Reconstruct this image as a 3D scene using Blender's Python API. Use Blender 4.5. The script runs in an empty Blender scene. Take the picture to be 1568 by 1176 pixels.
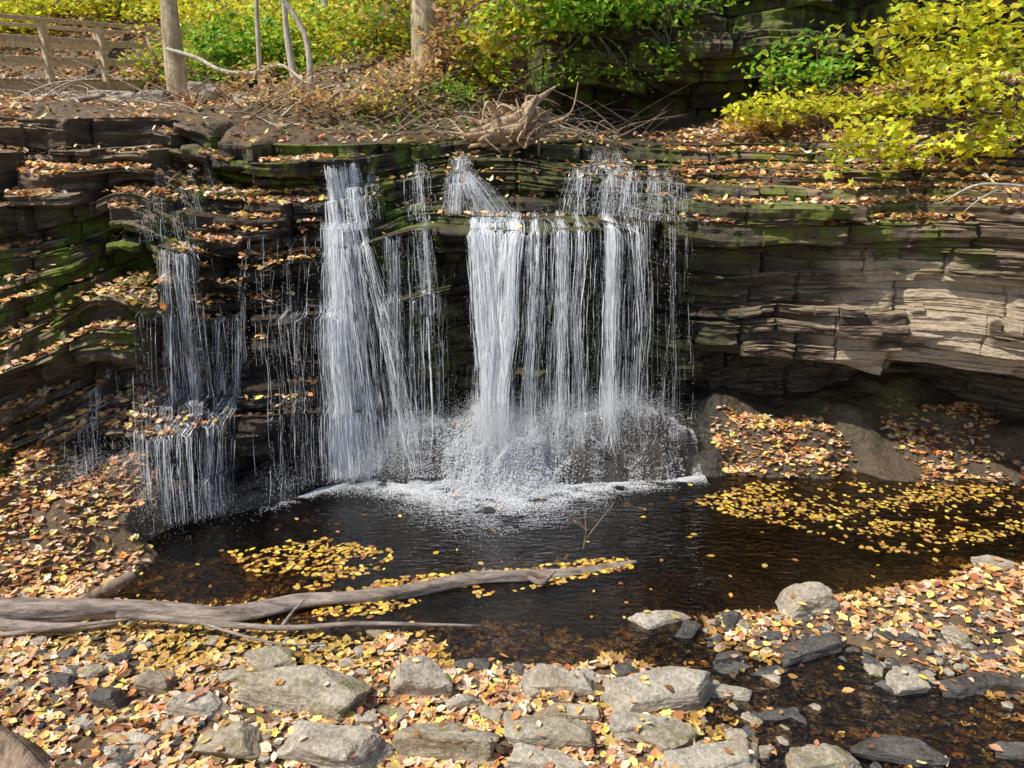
import bpy, bmesh, math, numpy as np
from mathutils import Vector
rng=np.random.default_rng(7)
scene=bpy.context.scene
H=4.0; TH=math.radians(17.93); F=1231.0; CT=math.cos(TH); ST=math.sin(TH)
def ray(px,py):
    u=(px-784)/F; v=(588-py)/F
    return u, CT+v*ST, -ST+v*CT
def at_z(px,py,z):
    d=ray(px,py); t=(z-H)/d[2]; return d[0]*t, d[1]*t
def at_y(px,py,y):
    d=ray(px,py); t=y/d[1]; return (d[0]*t, y, H+d[2]*t)
def project(x,y,z):
    dep=y*CT+(H-z)*ST; up=y*ST+(z-H)*CT
    dep=np.where(dep<0.1,0.1,dep)
    return 784+F*x/dep, 588-F*up/dep
# ---------- noise ----------
def h3(i,j,k,s=0):
    i=np.asarray(i).astype(np.int64); j=np.asarray(j).astype(np.int64); k=np.asarray(k).astype(np.int64)
    n=(i*374761393+j*668265263+k*2147483647+s*1274126177)&0xffffffff
    n=((n^(n>>13))*1274126177)&0xffffffff
    n=((n^(n>>16))*2246822519)&0xffffffff
    n=n^(n>>15)
    return (n&0xffffff)/float(0xffffff)
def vn(x,y=0.,z=0.,s=0):
    x,y,z=np.broadcast_arrays(np.asarray(x,float),np.asarray(y,float),np.asarray(z,float))
    i=np.floor(x);j=np.floor(y);k=np.floor(z)
    a=x-i;b=y-j;c=z-k
    a=a*a*(3-2*a);b=b*b*(3-2*b);c=c*c*(3-2*c)
    r=0; kz=(0,1) if np.any(c!=0) else (0,)
    for di in (0,1):
        wa=a if di else 1-a
        for dj in (0,1):
            wb=b if dj else 1-b
            for dk in kz:
                wc=c if dk else 1-c
                r=r+wa*wb*wc*h3(i+di,j+dj,k+dk,s)
    return r*2-1
def fbm(x,y=0.,z=0.,s=0,o=4):
    r=0;a=1.;t=0
    for q in range(o):
        r=r+a*vn(np.asarray(x)*2**q,np.asarray(y)*2**q,np.asarray(z)*2**q,s+q*17); t+=a; a*=.5
    return r/t
def sstep(a,b,x):
    t=np.clip((x-a)/(b-a),0,1); return t*t*(3-2*t)
# ---------- mesh helpers ----------
def mk_mesh(name,verts,faces,mat=None,smooth=False,attrs=None,cols=None,parent=None):
    verts=np.asarray(verts,dtype=np.float32)
    me=bpy.data.meshes.new(name)
    me.vertices.add(len(verts)); me.vertices.foreach_set('co',verts.ravel())
    li=[];tot=[]
    for f in faces:
        f=np.asarray(f,dtype=np.int32)
        if len(f)==0: continue
        li.append(f.ravel()); tot.append(np.full(len(f),f.shape[1],dtype=np.int32))
    li=np.concatenate(li);tot=np.concatenate(tot)
    st=np.concatenate([[0],np.cumsum(tot)[:-1]]).astype(np.int32)
    me.loops.add(len(li)); me.loops.foreach_set('vertex_index',li)
    me.polygons.add(len(tot)); me.polygons.foreach_set('loop_start',st); me.polygons.foreach_set('loop_total',tot)
    me.polygons.foreach_set('use_smooth',np.full(len(tot),smooth,dtype=bool))
    me.update(calc_edges=True)
    if attrs:
        for k,v in attrs.items():
            a=me.attributes.new(k,'FLOAT','POINT'); a.data.foreach_set('value',np.asarray(v,dtype=np.float32).ravel())
    if cols is not None:
        a=me.attributes.new('Col','FLOAT_COLOR','POINT')
        c=np.ones((len(verts),4),dtype=np.float32); c[:,:3]=cols
        a.data.foreach_set('color',c.ravel())
    ob=bpy.data.objects.new(name,me); scene.collection.objects.link(ob)
    if mat: me.materials.append(mat)
    if parent: ob.parent=parent
    return ob
def grid_faces(nr,nc):
    i=np.arange(nr-1)[:,None]*nc+np.arange(nc-1)[None,:]
    i=i.ravel()
    return np.stack([i,i+1,i+nc+1,i+nc],1)
# ---------- materials ----------
class NT:
    def __init__(s,name):
        s.m=bpy.data.materials.new(name); s.m.use_nodes=True; s.t=s.m.node_tree; s.n=s.t.nodes; s.n.clear()
        s.out=s.n.new('ShaderNodeOutputMaterial')
    def add(s,t,**k):
        n=s.n.new(t)
        for a,b in k.items(): setattr(n,a,b)
        return n
    def l(s,a,b): s.t.links.new(a,b)
    def coord(s,scale=(1,1,1)):
        g=s.add('ShaderNodeNewGeometry'); m=s.add('ShaderNodeMapping'); m.inputs['Scale'].default_value=scale
        s.l(g.outputs['Position'],m.inputs['Vector']); return m.outputs[0]
    def noise(s,scale,detail=4,rough=.55,vec=(1,1,1),dist=0):
        n=s.add('ShaderNodeTexNoise'); n.inputs['Scale'].default_value=scale; n.inputs['Detail'].default_value=detail
        n.inputs['Roughness'].default_value=rough; n.inputs['Distortion'].default_value=dist
        s.l(s.coord(vec),n.inputs['Vector']); return n.outputs['Fac']
    def ramp(s,fac,stops):
        r=s.add('ShaderNodeValToRGB'); e=r.color_ramp.elements
        while len(e)<len(stops): e.new(.5)
        for q,(p,c) in zip(e,stops): q.position=p; q.color=(*c,1) if len(c)==3 else c
        s.l(fac,r.inputs[0]); return r.outputs[0]
    def rr(s,fac,a,b,c=0,d=1):
        r=s.add('ShaderNodeMapRange'); r.inputs[1].default_value=a;r.inputs[2].default_value=b;r.inputs[3].default_value=c;r.inputs[4].default_value=d
        s.l(fac,r.inputs[0]); return r.outputs[0]
    def mix(s,fac,a,b,mode='MIX'):
        m=s.add('ShaderNodeMix',data_type='RGBA',blend_type=mode)
        for v,i in ((fac,0),(a,6),(b,7)):
            if isinstance(v,bpy.types.NodeSocket): s.l(v,m.inputs[i])
            elif i==0: m.inputs[0].default_value=v
            else: m.inputs[i].default_value=(*v,1)
        return m.outputs[2]
    def math(s,op,a,b=None):
        m=s.add('ShaderNodeMath',operation=op)
        for i,v in enumerate((a,b)):
            if v is None: continue
            if isinstance(v,bpy.types.NodeSocket): s.l(v,m.inputs[i])
            else: m.inputs[i].default_value=v
        return m.outputs[0]
    def attr(s,n,out='Fac'):
        a=s.add('ShaderNodeAttribute',attribute_name=n); return a.outputs[out]
    def bump(s,h,strength,dist,nrm=None):
        b=s.add('ShaderNodeBump'); b.inputs['Strength'].default_value=strength; b.inputs['Distance'].default_value=dist
        s.l(h,b.inputs['Height'])
        if nrm: s.l(nrm,b.inputs['Normal'])
        return b.outputs[0]
    def principled(s,col,rough=.8,nrm=None,spec=.5):
        p=s.add('ShaderNodeBsdfPrincipled')
        if isinstance(col,bpy.types.NodeSocket): s.l(col,p.inputs['Base Color'])
        else: p.inputs['Base Color'].default_value=(*col,1)
        if isinstance(rough,bpy.types.NodeSocket): s.l(rough,p.inputs['Roughness'])
        else: p.inputs['Roughness'].default_value=rough
        p.inputs['Specular IOR Level'].default_value=spec
        if nrm: s.l(nrm,p.inputs['Normal'])
        return p
    def fin(s,sh): s.l(sh,s.out.inputs[0]); return s.m
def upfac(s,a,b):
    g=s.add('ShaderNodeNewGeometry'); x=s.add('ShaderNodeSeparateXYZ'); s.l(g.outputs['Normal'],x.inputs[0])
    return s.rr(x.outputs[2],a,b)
def cliff_mat():
    s=NT('cliff_rock')
    n1=s.noise(1.3,5,.6,(1,1,3)); n2=s.noise(5,6,.65,(.6,.6,5)); n3=s.noise(22,5,.7,(1,1,2))
    dark=s.ramp(n1,[(.3,(.022,.015,.010)),(.5,(.066,.044,.027)),(.72,(.155,.105,.063))])
    dark=s.mix(s.rr(n2,.45,.75),dark,(.20,.158,.115))
    blk=s.attr('blk')
    dark=s.mix(s.rr(blk,0,1,0,.45),dark,(.14,.088,.050))
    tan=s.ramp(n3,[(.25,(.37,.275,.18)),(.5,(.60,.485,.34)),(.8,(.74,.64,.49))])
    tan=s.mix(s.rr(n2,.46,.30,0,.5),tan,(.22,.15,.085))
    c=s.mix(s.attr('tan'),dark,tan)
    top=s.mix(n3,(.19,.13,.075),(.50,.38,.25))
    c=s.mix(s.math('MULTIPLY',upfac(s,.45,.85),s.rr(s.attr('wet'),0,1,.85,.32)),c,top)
    mossc=s.mix(s.noise(30,4),(.045,.07,.006),(.25,.31,.03))
    mf=s.math('MULTIPLY',s.attr('moss'),s.rr(s.noise(2.6,6,.75),.47,.54))
    c=s.mix(s.rr(s.attr('wet'),0,1,0,.62),c,(.014,.013,.013))
    c=s.mix(mf,c,mossc)
    rough=s.math('ADD',s.rr(s.attr('wet'),0,1,.85,.24),s.rr(mf,0,1,0,.3))
    hh=s.math('ADD',s.math('MULTIPLY',n2,1.0),s.math('MULTIPLY',n3,.5))
    nr=s.bump(hh,1.0,.06)
    return s.fin(s.principled(c,rough,nr).outputs[0])
def ground_mat():
    s=NT('ground_soil')
    n1=s.noise(2.2,6,.65); n2=s.noise(17,6,.7); v=s.add('ShaderNodeTexVoronoi'); v.inputs['Scale'].default_value=16; s.l(s.coord(),v.inputs['Vector'])
    c=s.ramp(n2,[(.3,(.07,.046,.027)),(.55,(.21,.14,.08)),(.75,(.38,.27,.16))])
    c=s.mix(s.rr(n1,.4,.65,0,.5),c,(.24,.145,.065))
    c=s.mix(s.rr(v.outputs['Distance'],.0,.6,.0,.4),c,(.05,.035,.02))
    rock=s.ramp(s.noise(6,6,.65,(1,1,2)),[(.3,(.020,.016,.013)),(.6,(.060,.048,.037)),(.8,(.14,.112,.085))])
    c=s.mix(s.attr('rock'),c,rock)
    c=s.mix(s.attr('deep'),c,(.038,.028,.016))
    mf=s.math('MULTIPLY',s.attr('moss'),s.rr(s.noise(5,5,.7),.42,.6))
    c=s.mix(mf,c,s.mix(n2,(.04,.06,.006),(.16,.20,.02)))
    hh=s.math('ADD',n2,s.math('MULTIPLY',v.outputs['Distance'],-.4))
    rough=s.rr(s.attr('rock'),0,1,.75,.26)
    return s.fin(s.principled(c,rough,s.bump(hh,.9,.04)).outputs[0])
def stone_mat(name,a,b,moss=.0,rough=.75):
    s=NT(name)
    n=s.noise(5,6,.65,(1,1,2.6)); n2=s.noise(30,5,.75)
    c=s.mix(s.rr(n,.35,.65),a,b)
    c=s.mix(s.rr(n2,.5,.72,0,.6),c,tuple(min(.9,x*1.6) for x in b))
    c=s.mix(s.rr(n2,.5,.3,0,.7),c,tuple(x*.45 for x in a))
    c=s.mix(s.rr(s.noise(1.7,3),.5,.7,0,.5),c,(a[0]*.9,a[1]*.7,a[2]*.45))
    if moss>0:
        mf=s.math('MULTIPLY',s.rr(s.noise(6,6,.8),.70-moss*.3,.82-moss*.3),upfac(s,-.2,.5))
        c=s.mix(mf,c,s.mix(n2,(.08,.085,.015),(.34,.33,.08)))
    hh=s.math('ADD',n,s.math('MULTIPLY',n2,.4))
    return s.fin(s.principled(c,rough,s.bump(hh,1.0,.05)).outputs[0])
def leaf_mat(name,trans=.3,rough=.5):
    s=NT(name)
    a=s.attr('Col','Color')
    p=s.principled(a,rough,None,.4)
    t=s.add('ShaderNodeBsdfTranslucent'); s.l(a,t.inputs[0])
    m=s.add('ShaderNodeMixShader'); m.inputs[0].default_value=trans
    s.l(p.outputs[0],m.inputs[1]); s.l(t.outputs[0],m.inputs[2])
    return s.fin(m.outputs[0])
def bark_mat(name,a,b,zs=(1,1,.25),rough=.85,moss=0):
    s=NT(name)
    n=s.noise(14,6,.7,zs); n2=s.noise(3,3)
    c=s.mix(s.rr(n,.35,.65),a,b)
    if moss: c=s.mix(s.math('MULTIPLY',s.rr(n2,.45,.6),moss),c,(.12,.14,.03))
    return s.fin(s.principled(c,rough,s.bump(n,1.,.04)).outputs[0])
def water_mat():
    s=NT('pool_water')
    n1=s.noise(7,3,.5,(1,2.4,1),.3); n2=s.noise(26,2,.5,(1,1.8,1)); n3=s.noise(1.2,2)
    hh=s.math('ADD',s.math('MULTIPLY',n1,.8),s.math('MULTIPLY',n2,.25))
    nr=s.bump(s.math('MULTIPLY',hh,s.math('ADD',s.rr(n3,.3,.7,.35,.8),s.attr('agit'))),.7,.06)
    g=s.add('ShaderNodeBsdfGlossy'); g.inputs['Roughness'].default_value=.03; s.l(nr,g.inputs['Normal'])
    g.inputs[0].default_value=(1,1,1,1)
    t=s.add('ShaderNodeBsdfTransparent'); t.inputs[0].default_value=(.60,.50,.36,1)
    f=s.add('ShaderNodeFresnel'); f.inputs[0].default_value=1.7; s.l(nr,f.inputs['Normal'])
    m=s.add('ShaderNodeMixShader'); s.l(f.outputs[0],m.inputs[0]); s.l(t.outputs[0],m.inputs[1]); s.l(g.outputs[0],m.inputs[2])
    return s.fin(m.outputs[0])
def fall_mat():
    s=NT('white_water')
    p=s.principled((.92,.93,.94),.2,None,.6)
    t=s.add('ShaderNodeBsdfTranslucent'); t.inputs[0].default_value=(.93,.94,.96,1)
    m=s.add('ShaderNodeMixShader'); m.inputs[0].default_value=.35
    s.l(p.outputs[0],m.inputs[1]); s.l(t.outputs[0],m.inputs[2])
    return s.fin(m.outputs[0])
M_cliff=cliff_mat(); M_ground=ground_mat(); M_leaf=leaf_mat('autumn_leaf',.15); M_fol=leaf_mat('foliage_leaf',.45)
M_water=water_mat(); M_fall=fall_mat()
M_st=stone_mat('grey_stone',(.31,.255,.185),(.60,.52,.41)); M_stm=stone_mat('mossy_stone',(.28,.225,.15),(.56,.48,.36),.6)
M_std=stone_mat('dark_wet_stone',(.05,.045,.04),(.17,.15,.13),0,.3)
M_log=bark_mat('weathered_log',(.12,.085,.066),(.47,.38,.31),(.25,1,1)); M_bark=bark_mat('tree_bark',(.34,.26,.15),(.76,.62,.41),(1,1,.3),.85,.3)
M_pale=bark_mat('pale_branch',(.36,.30,.22),(.74,.66,.53)); M_wood=bark_mat('bridge_wood',(.40,.29,.17),(.80,.65,.45),(1,1,1))
M_twig=bark_mat('twig',(.06,.04,.03),(.20,.14,.09)); M_drift=bark_mat('driftwood',(.22,.14,.08),(.72,.52,.32),(1,1,1),.85,.1)
M_brbark=bark_mat('brown_bark',(.11,.07,.045),(.46,.32,.21),(1,.35,1))
# ---------- cliffs ----------
def st_eval(stations,x,z):
    x=np.asarray(x,float); z=np.broadcast_to(np.asarray(z,float),x.shape)
    sx=np.array([s[0] for s in stations],float)
    Ys=np.stack([np.interp(z,[p[0] for p in s[1]],[p[1] for p in s[1]]) for s in stations],0)
    x=np.clip(x,sx[0]+1e-4,sx[-1]-1e-4); i=np.clip(np.searchsorted(sx,x)-1,0,len(sx)-2)
    t=(x-sx[i])/(sx[i+1]-sx[i]); ar=np.arange(len(x))
    return Ys[i,ar]*(1-t)+Ys[i+1,ar]*t
def make_cliff(name,stations,z0,z1,xc,seed,amp,lam,grpf,b2w,thick=(.05,.16),gh=.4,tanf=None,wetf=None,mossf=None,tvar=None,topw=None):
    r=np.random.default_rng(seed)
    zs=[z0]
    while zs[-1]<z1: zs.append(zs[-1]+r.uniform(*thick)*(1 if r.random()<.75 else 1.9))
    zs=np.array(zs); K=len(zs)-1; n=len(xc)
    tv=tvar(xc) if tvar else .8
    TH_=np.stack([(zs[k+1]-zs[k])*np.clip(1+tv*(1.2*vn(xc*.45+k*3.7,k*13.7,0,seed+9)+.3*vn(xc*1.7,k*7.7,0,seed+19)),0.10,2.6) for k in range(K)],0)
    cum=np.concatenate([np.zeros((1,n)),np.cumsum(TH_,0)],0); Zb=z0+cum*(zs[-1]-z0)/cum[-1][None]
    wz=.06*vn(xc*.45,3.3,0,seed)+.025*vn(xc*1.7,7.7,0,seed); Zb=Zb+wz[None]
    if topw is not None: Zb=Zb+topw(xc)[None]*sstep(1.2,3.7,Zb)
    Yk=np.zeros((K,n)); B=np.zeros((K,n)); cid=np.zeros((K,n)); LM=np.zeros((K,n))
    colcell=np.floor(xc/1.05+.8*vn(xc*.9,1.,0,seed+2))
    phase=h3(colcell,1,1,seed)*gh
    for k in range(K):
        zm=(Zb[k]+Zb[k+1])/2
        gi=np.floor((zm+phase)/gh); zg=(gi+.5)*gh-phase
        gf=grpf(xc)
        base=st_eval(stations,xc,zm)*(1-gf)+st_eval(stations,xc,np.maximum(zg,z0))*gf
        w=r.uniform(.4,1.8)
        cc=xc/w+.9*vn(xc*.8,k*3.1,0,seed)+.15*vn(xc*5,k*1.3,0,seed)+r.random()*9; cell=np.floor(cc)
        grp=np.floor((zm+phase*.5+.1*vn(xc*.7,2.,0,seed+6))/.36)
        cc2=xc/.8+.9*vn(xc*.7,grp*5.,0,seed+5)+h3(grp,2,0,seed)*9; cell2=np.floor(cc2)
        b=h3(cell,k,1,seed); b2=h3(cell2,grp,2,seed)
        a=amp(xc); lm=lam(xc,zm)
        def groove(c_,wd): f=c_-np.floor(c_); dd_=np.minimum(f,1-f)*wd; return np.exp(-(dd_/.02)**2)
        off=a*(lm*(.13*(b-.5)+.16*(h3(k,5,5,seed)-.5))+b2w(xc)*(b2-.5)+.06*groove(cc2,.8)+.20*fbm(xc*.8,k*.25,0,seed,3)*(.4+.6*lm)+.05*fbm(xc*6,k*9.1,0,seed,3)*lm+.05*fbm(xc*5,zm*5,0,seed,3)*(1-lm))
        Yk[k]=base+off; B[k]=b*lm+b2*(1-lm); cid[k]=b2; LM[k]=lm
    ts=[0,.07,.25,.5,.75,.93,1.0]; back=[.045,.014,.0,.006,.0,.014,.045]
    RX=[];RY=[];RZ=[];RB=[];RC=[]
    for k in range(K):
        th=Zb[k+1]-Zb[k]
        for q_,(t,bk) in enumerate(zip(ts,back)):
            z=Zb[k]+th*t
            y=Yk[k]+(bk*(.3+.9*B[k])+.03*(vn(xc*1.1+k*9,k*8+q_*3,0,seed))*(0<q_<6))*(.15+.85*LM[k])
            rough=.035*fbm(xc*4,z*14,0,seed+3,4)+.02*vn(xc*1.5,z*42,0,seed+33)*LM[k]
            chip=.12*np.clip(fbm(xc*2.6,z*6,0,seed+4,3)-.10,0,1)
            RY.append(y+rough+chip*1.3); RZ.append(z+.012*vn(xc*4,k*2+t,0,seed+8)*(1 if t in(0,1.) else .3)); RX.append(xc+.008*vn(xc*20,z*20,0,seed)); RB.append(B[k]);RC.append(cid[k])
        if k<K-1:
            for q in (.3,.7):
                y=Yk[k]*(1-q)+Yk[k+1]*q
                RY.append(y); RZ.append(Zb[k+1]+.022*fbm(xc*5,y*5,0,seed+6,3)); RX.append(xc); RB.append(B[k]);RC.append(cid[k])
    RX=np.array(RX);RY=np.array(RY);RZ=np.array(RZ);RB=np.array(RB);RC=np.array(RC)
    V=np.stack([RX,RY,RZ],-1).reshape(-1,3)
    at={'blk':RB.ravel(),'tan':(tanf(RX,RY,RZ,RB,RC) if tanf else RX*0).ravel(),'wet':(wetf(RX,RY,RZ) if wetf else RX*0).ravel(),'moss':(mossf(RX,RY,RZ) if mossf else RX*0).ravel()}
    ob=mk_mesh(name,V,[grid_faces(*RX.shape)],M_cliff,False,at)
    return dict(ob=ob,Y=Yk,Zb=Zb,xc=xc,K=K,topY=RY[-1],topZ=RZ[-1])
st=[(-30,[(.6,5),(1.5,5.2),(2.5,6),(3.8,8)]),
 (-9,[(.6,6.2),(1.5,6.4),(2.2,6.8),(2.6,7.4),(3.2,8.0),(3.8,9.0),(4.2,9.6)]),
 (-6,[(.6,7.2),(1.5,7.3),(2.0,7.45),(2.6,8.2),(3.2,8.7),(3.8,9.4),(4.2,10.2)]),
 (-4.9,[(.6,7.5),(1.5,7.6),(2.0,7.75),(2.6,8.4),(3.2,8.9),(3.8,9.7),(4.2,10.5)]),
 (-4.3,[(.6,7.95),(1.6,8.05),(2.1,8.15),(2.5,8.6),(3.1,9.0),(3.5,9.6),(3.8,10.1),(4.2,10.9)]),
 (-3.3,[(0,7.95),(.7,8.1),(1.2,8.3),(2.0,8.5),(2.6,8.9),(3.0,9.3),(3.3,9.6),(3.55,10.0),(3.8,10.6),(4.2,11.3)]),
 (-2.5,[(0,8.45),(.5,8.6),(1.2,8.7),(2.0,8.85),(2.7,9.1),(3.2,9.3),(3.5,9.5),(3.8,10.5)]),
 (-1.85,[(0,8.8),(.5,8.9),(1.2,9.0),(2.0,9.1),(2.6,9.15),(2.9,9.35),(3.5,9.55),(3.8,10.4)]),
 (-1.25,[(0,9.4),(2.0,9.4),(2.8,9.4),(2.9,9.8),(3.5,10.1),(3.8,10.8)]),
 (-.2,[(0,9.9),(2.2,9.75),(2.65,9.42),(2.85,9.38),(2.95,10.0),(3.1,10.3),(3.55,10.6),(3.8,11.4)]),
 (1.25,[(0,10.0),(2.2,9.9),(2.65,9.5),(2.88,9.38),(2.98,10.1),(3.42,10.3),(3.5,10.7),(3.8,11.6)]),
 (2.1,[(0,9.95),(2.2,9.75),(2.85,9.3),(3.1,9.6),(3.4,10.2),(3.8,11.2)]),
 (3.1,[(0,10.4),(1.25,10.3),(1.35,9.35),(2.2,9.2),(2.75,9.1),(2.85,8.9),(3.1,8.9),(3.2,9.15),(3.5,9.8),(3.8,10.5)]),
 (4.3,[(0,10.5),(1.2,10.4),(1.3,8.8),(2.5,8.75),(2.65,8.65),(3.1,8.55),(3.3,8.8),(3.8,9.8)]),
 (5.2,[(0,10.3),(1.35,10.1),(1.45,8.0),(2.5,7.95),(2.7,7.85),(3.1,7.8),(3.3,8.3),(3.8,9.3)]),
 (6.2,[(0,9.7),(1.35,9.5),(1.45,7.1),(2.5,7.05),(2.7,7.0),(3.1,6.95),(3.3,7.5),(3.8,8.9)]),
 (9,[(0,7.8),(1.35,7.6),(1.45,5.6),(3.1,5.4),(3.8,7.1)]),
 (30,[(0,3),(1.35,3),(1.45,2),(3.1,2),(3.8,3)])]
xc=np.concatenate([np.linspace(-30,-7.1,60),np.arange(-7,7,.016),np.linspace(7.1,30,60)])
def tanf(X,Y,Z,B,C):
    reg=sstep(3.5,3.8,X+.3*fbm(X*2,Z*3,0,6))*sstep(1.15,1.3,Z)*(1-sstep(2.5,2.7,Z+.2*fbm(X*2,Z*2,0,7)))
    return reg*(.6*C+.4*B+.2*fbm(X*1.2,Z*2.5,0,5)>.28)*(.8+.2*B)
def wetf(X,Y,Z):
    return sstep(-4.2,-3.3,X+.3*fbm(X,Z,0,4))*(1-sstep(1.9,3.2,X+.5*fbm(X,Z*2,0,5)))
def mossf(X,Y,Z):
    m=.8*sstep(2.4,2.6,X)*(1-sstep(4.5,5,X))*sstep(2.3,2.8,Z)*.9
    m+=sstep(3.15,3.25,Z)*(1-sstep(3.8,3.9,Z))*np.exp(-((X+2.9)/.8)**2)*1.8
    m+=1.0*(1-sstep(-3.9,-3.1,X))*sstep(1.6,2.1,Z)*(1-sstep(2.9,3.2,Z))
    m+=np.exp(-((X+5.2)/.5)**2-((Z-.7)/.2)**2)*1.5
    m+=1.4*np.exp(-((X+1.45)/.38)**2)*sstep(2.1,2.7,Z)
    m+=.35*sstep(-2.2,-1,X)*(1-sstep(2,3,X))
    return np.clip(m,0,1.0)
CL=make_cliff('layered_rock_cliff',st,-.4,3.74,xc,11,lambda x:1.05-.2*sstep(2.3,3.2,x)+.35*(1-sstep(-3.8,-3,x)),
  lambda x,z:1-.65*sstep(3.1,3.7,x)*(z<2.6)*(z>1.25),lambda x:.9*(1-sstep(-2.2,-1.7,x)),lambda x:.26+.26*(1-sstep(-2.6,-2,x))+.12*sstep(3.2,4,x),(.045,.12),.46,tanf,wetf,mossf,
  lambda x:.95-.6*sstep(2.0,3.2,x),lambda x:.32*(1-sstep(-4.4,-3.2,x)))
st2=[(-1.2,[(3.3,19),(7.6,20)]),(-.1,[(3.3,15.5),(7.6,15)]),(.5,[(3.3,13.4),(4.35,13.3),(4.45,12.7),(7.6,12.9)]),(2,[(3.3,13.4),(4.4,13.3),(4.5,12.3),(5.1,12.2),(5.2,12.5),(7.6,12.6)]),
 (3.4,[(3.3,13.0),(4.5,12.7),(4.6,12.2),(7.6,12.3)]),(6,[(3.3,12),(7.6,12)]),(10,[(3.3,11),(7.6,11)]),(30,[(3.3,6),(7.6,6)])]
xc2=np.concatenate([np.arange(-1.2,8,.03),np.linspace(8.1,30,50)])
CU=make_cliff('upper_rock_cliff',st2,3.3,7.6,xc2,23,lambda x:x*0+2.0,lambda x,z:x*0+1,lambda x:x*0,lambda x:x*0+.25,(.09,.26),.5,None,lambda X,Y,Z:X*0+.5,lambda X,Y,Z:.8+0*X)
def Ssurf(x,z):
    ci=np.clip(np.searchsorted(xc,x),0,len(xc)-1)
    k=np.clip((CL['Zb'][:,ci]<=z[None]).sum(0)-1,0,CL['K']-1)
    return CL['Y'][k,ci]
# ---------- ground ----------
cp=[(500,800,-.4),(700,800,-.45),(900,800,-.45),(1000,850,-.4),(1200,830,-.35),(800,760,-.35),(1400,790,-.25),(350,850,-.3),(560,880,-.22),(600,770,-.3),(1050,760,-.3),
(250,905,-.08),(280,865,-.12),(330,900,-.15),(235,885,-.06),(450,850,-.3),(420,800,-.25),(700,930,-.22),(900,950,-.2),(1100,920,-.2),(1000,990,-.07),(850,985,-.12),(750,995,-.09),(1350,870,-.15),(1500,835,-.1),(1200,880,-.25),(600,945,-.12),(450,945,-.04),
(1568,905,.05),(1460,930,.05),(1330,960,.04),(1150,970,.03),(1568,960,.06),(1400,985,.04),(1150,1030,-.03),(1300,1020,-.03),(1450,1060,-.03),(1280,1080,-.05),(1140,1100,-.03),(1500,1130,-.05),(1230,1160,-.05),(1568,1020,.03),(1400,1120,-.05),
(0,985,.05),(150,990,.01),(300,985,-.01),(450,985,-.01),(600,1005,.01),(300,1050,.05),(600,1060,.05),(800,1060,.05),(950,1050,.04),(100,1080,.08),(500,1130,.08),(800,1130,.08),(1000,1150,.05),(700,1176,.08),(200,1176,.1),(0,1100,.1),
(0,925,.06),(100,905,.07),(220,950,.02),(0,860,.2),(0,800,.45),(100,760,.52),(200,700,.75),(60,695,.85),(200,780,.35),(285,810,.04),(200,860,.07),(320,830,-.1),(370,810,-.12),(0,740,.7),
(330,695,.72),(400,710,.55),(300,750,.40),(260,720,.65),(370,775,.12),(375,795,-.02),(430,770,-.02),(300,790,.12),(470,745,.0),(410,745,.25),(350,730,.5),(480,700,.3),(540,735,-.02),(410,690,.6),
(560,750,-.05),(650,748,-.05),(750,748,-.05),(850,742,-.05),(950,735,-.05),(1060,728,-.05),(600,705,.22),(700,690,.34),(760,665,.52),(650,690,.28),(740,712,.22),(800,700,.3),(850,635,.70),(950,630,.72),(900,660,.6),(1000,630,.70),(1050,655,.5),(1065,695,.22),(860,705,.26),(950,690,.34),(1010,685,.36),(700,645,.62),(760,635,.68),(620,655,.48),(820,670,.5),(900,690,.36),(550,700,.25),
(900,600,.75),(1100,600,.7),(1120,722,0),(1100,680,.25),(1150,640,.5),(1250,705,.14),(1250,650,.45),(1300,610,.7),(1400,720,.08),(1400,670,.35),(1450,620,.65),(1568,730,.1),(1568,650,.5),(1500,752,-.02),(1300,738,-.05),(1568,780,-.06)]
C=[]
for px,py,z in cp:
    x,y=at_z(px,py,z); C.append((x,y,z))
C+=[(-7,6,.5),(-7,4,.5),(-7.5,8,1),(6.8,5,.3),(7.5,7,.2),(8,9,.7),(0,3.2,.1),(-3,3,.2),(3,3,0),(0,0,.5),(-8,0,.8),(8,0,.8),(-20,4,2),(20,4,1.5),(0,-10,1.5),(-3,9.7,.9),(-1,10.2,.8),(2,10.5,.8),(5,10,.9),(-20,-20,3),(20,-20,3),(0,-30,4)]
C=np.array(C)
def shoreY(x): return np.interp(x,[-3.75,-3.5,-2.95,-2.5,-2.2,-1.8,0,1.2,2.1,2.6,4,5,7],[7.0,7.6,7.85,8.1,8.4,8.55,8.5,8.6,8.7,8.8,8.68,8.6,8.5])+.07*fbm(np.asarray(x)*2.5,0,0,90,3)
def G0(x,y):
    x=np.asarray(x,float);y=np.asarray(y,float); sh=x.shape; x=x.ravel();y=y.ravel(); out=np.zeros(len(x))
    for a in range(0,len(x),40000):
        X=x[a:a+40000,None];Y=y[a:a+40000,None]
        w=((X-C[:,0])**2+(Y-C[:,1])**2)+.012; w*=w; w=1/w
        out[a:a+40000]=(w@C[:,2])/w.sum(1)
    d=shoreY(x)-y; inp=(x>-3.75)&(x<6)&(y>7.0)
    out=np.where(inp&(d>-.35),np.minimum(out,np.where(d>0,-.04-np.clip(d*.9,0,.32),-d*1.9)),out)
    out=np.where(inp&(d<=-.1)&(d>-.9)&(x>-2.1)&(x<2.3),np.maximum(out,(.60+.1*vn(x*2.2,3.3,0,7))*sstep(.0,.52,-d)*sstep(2.35,1.9,x)),out)
    return out.reshape(sh)
def rockmask(x,y):
    return sstep(7.5,7.9,y+.15*fbm(x*2,y*2,0,3))*sstep(-4.2,-3.9,x)*(1-sstep(2.45,2.8,x+.2*fbm(x*3,y*3,0,8)))
def rocky(x,y): return sstep(7.4,8.2,y)
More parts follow.
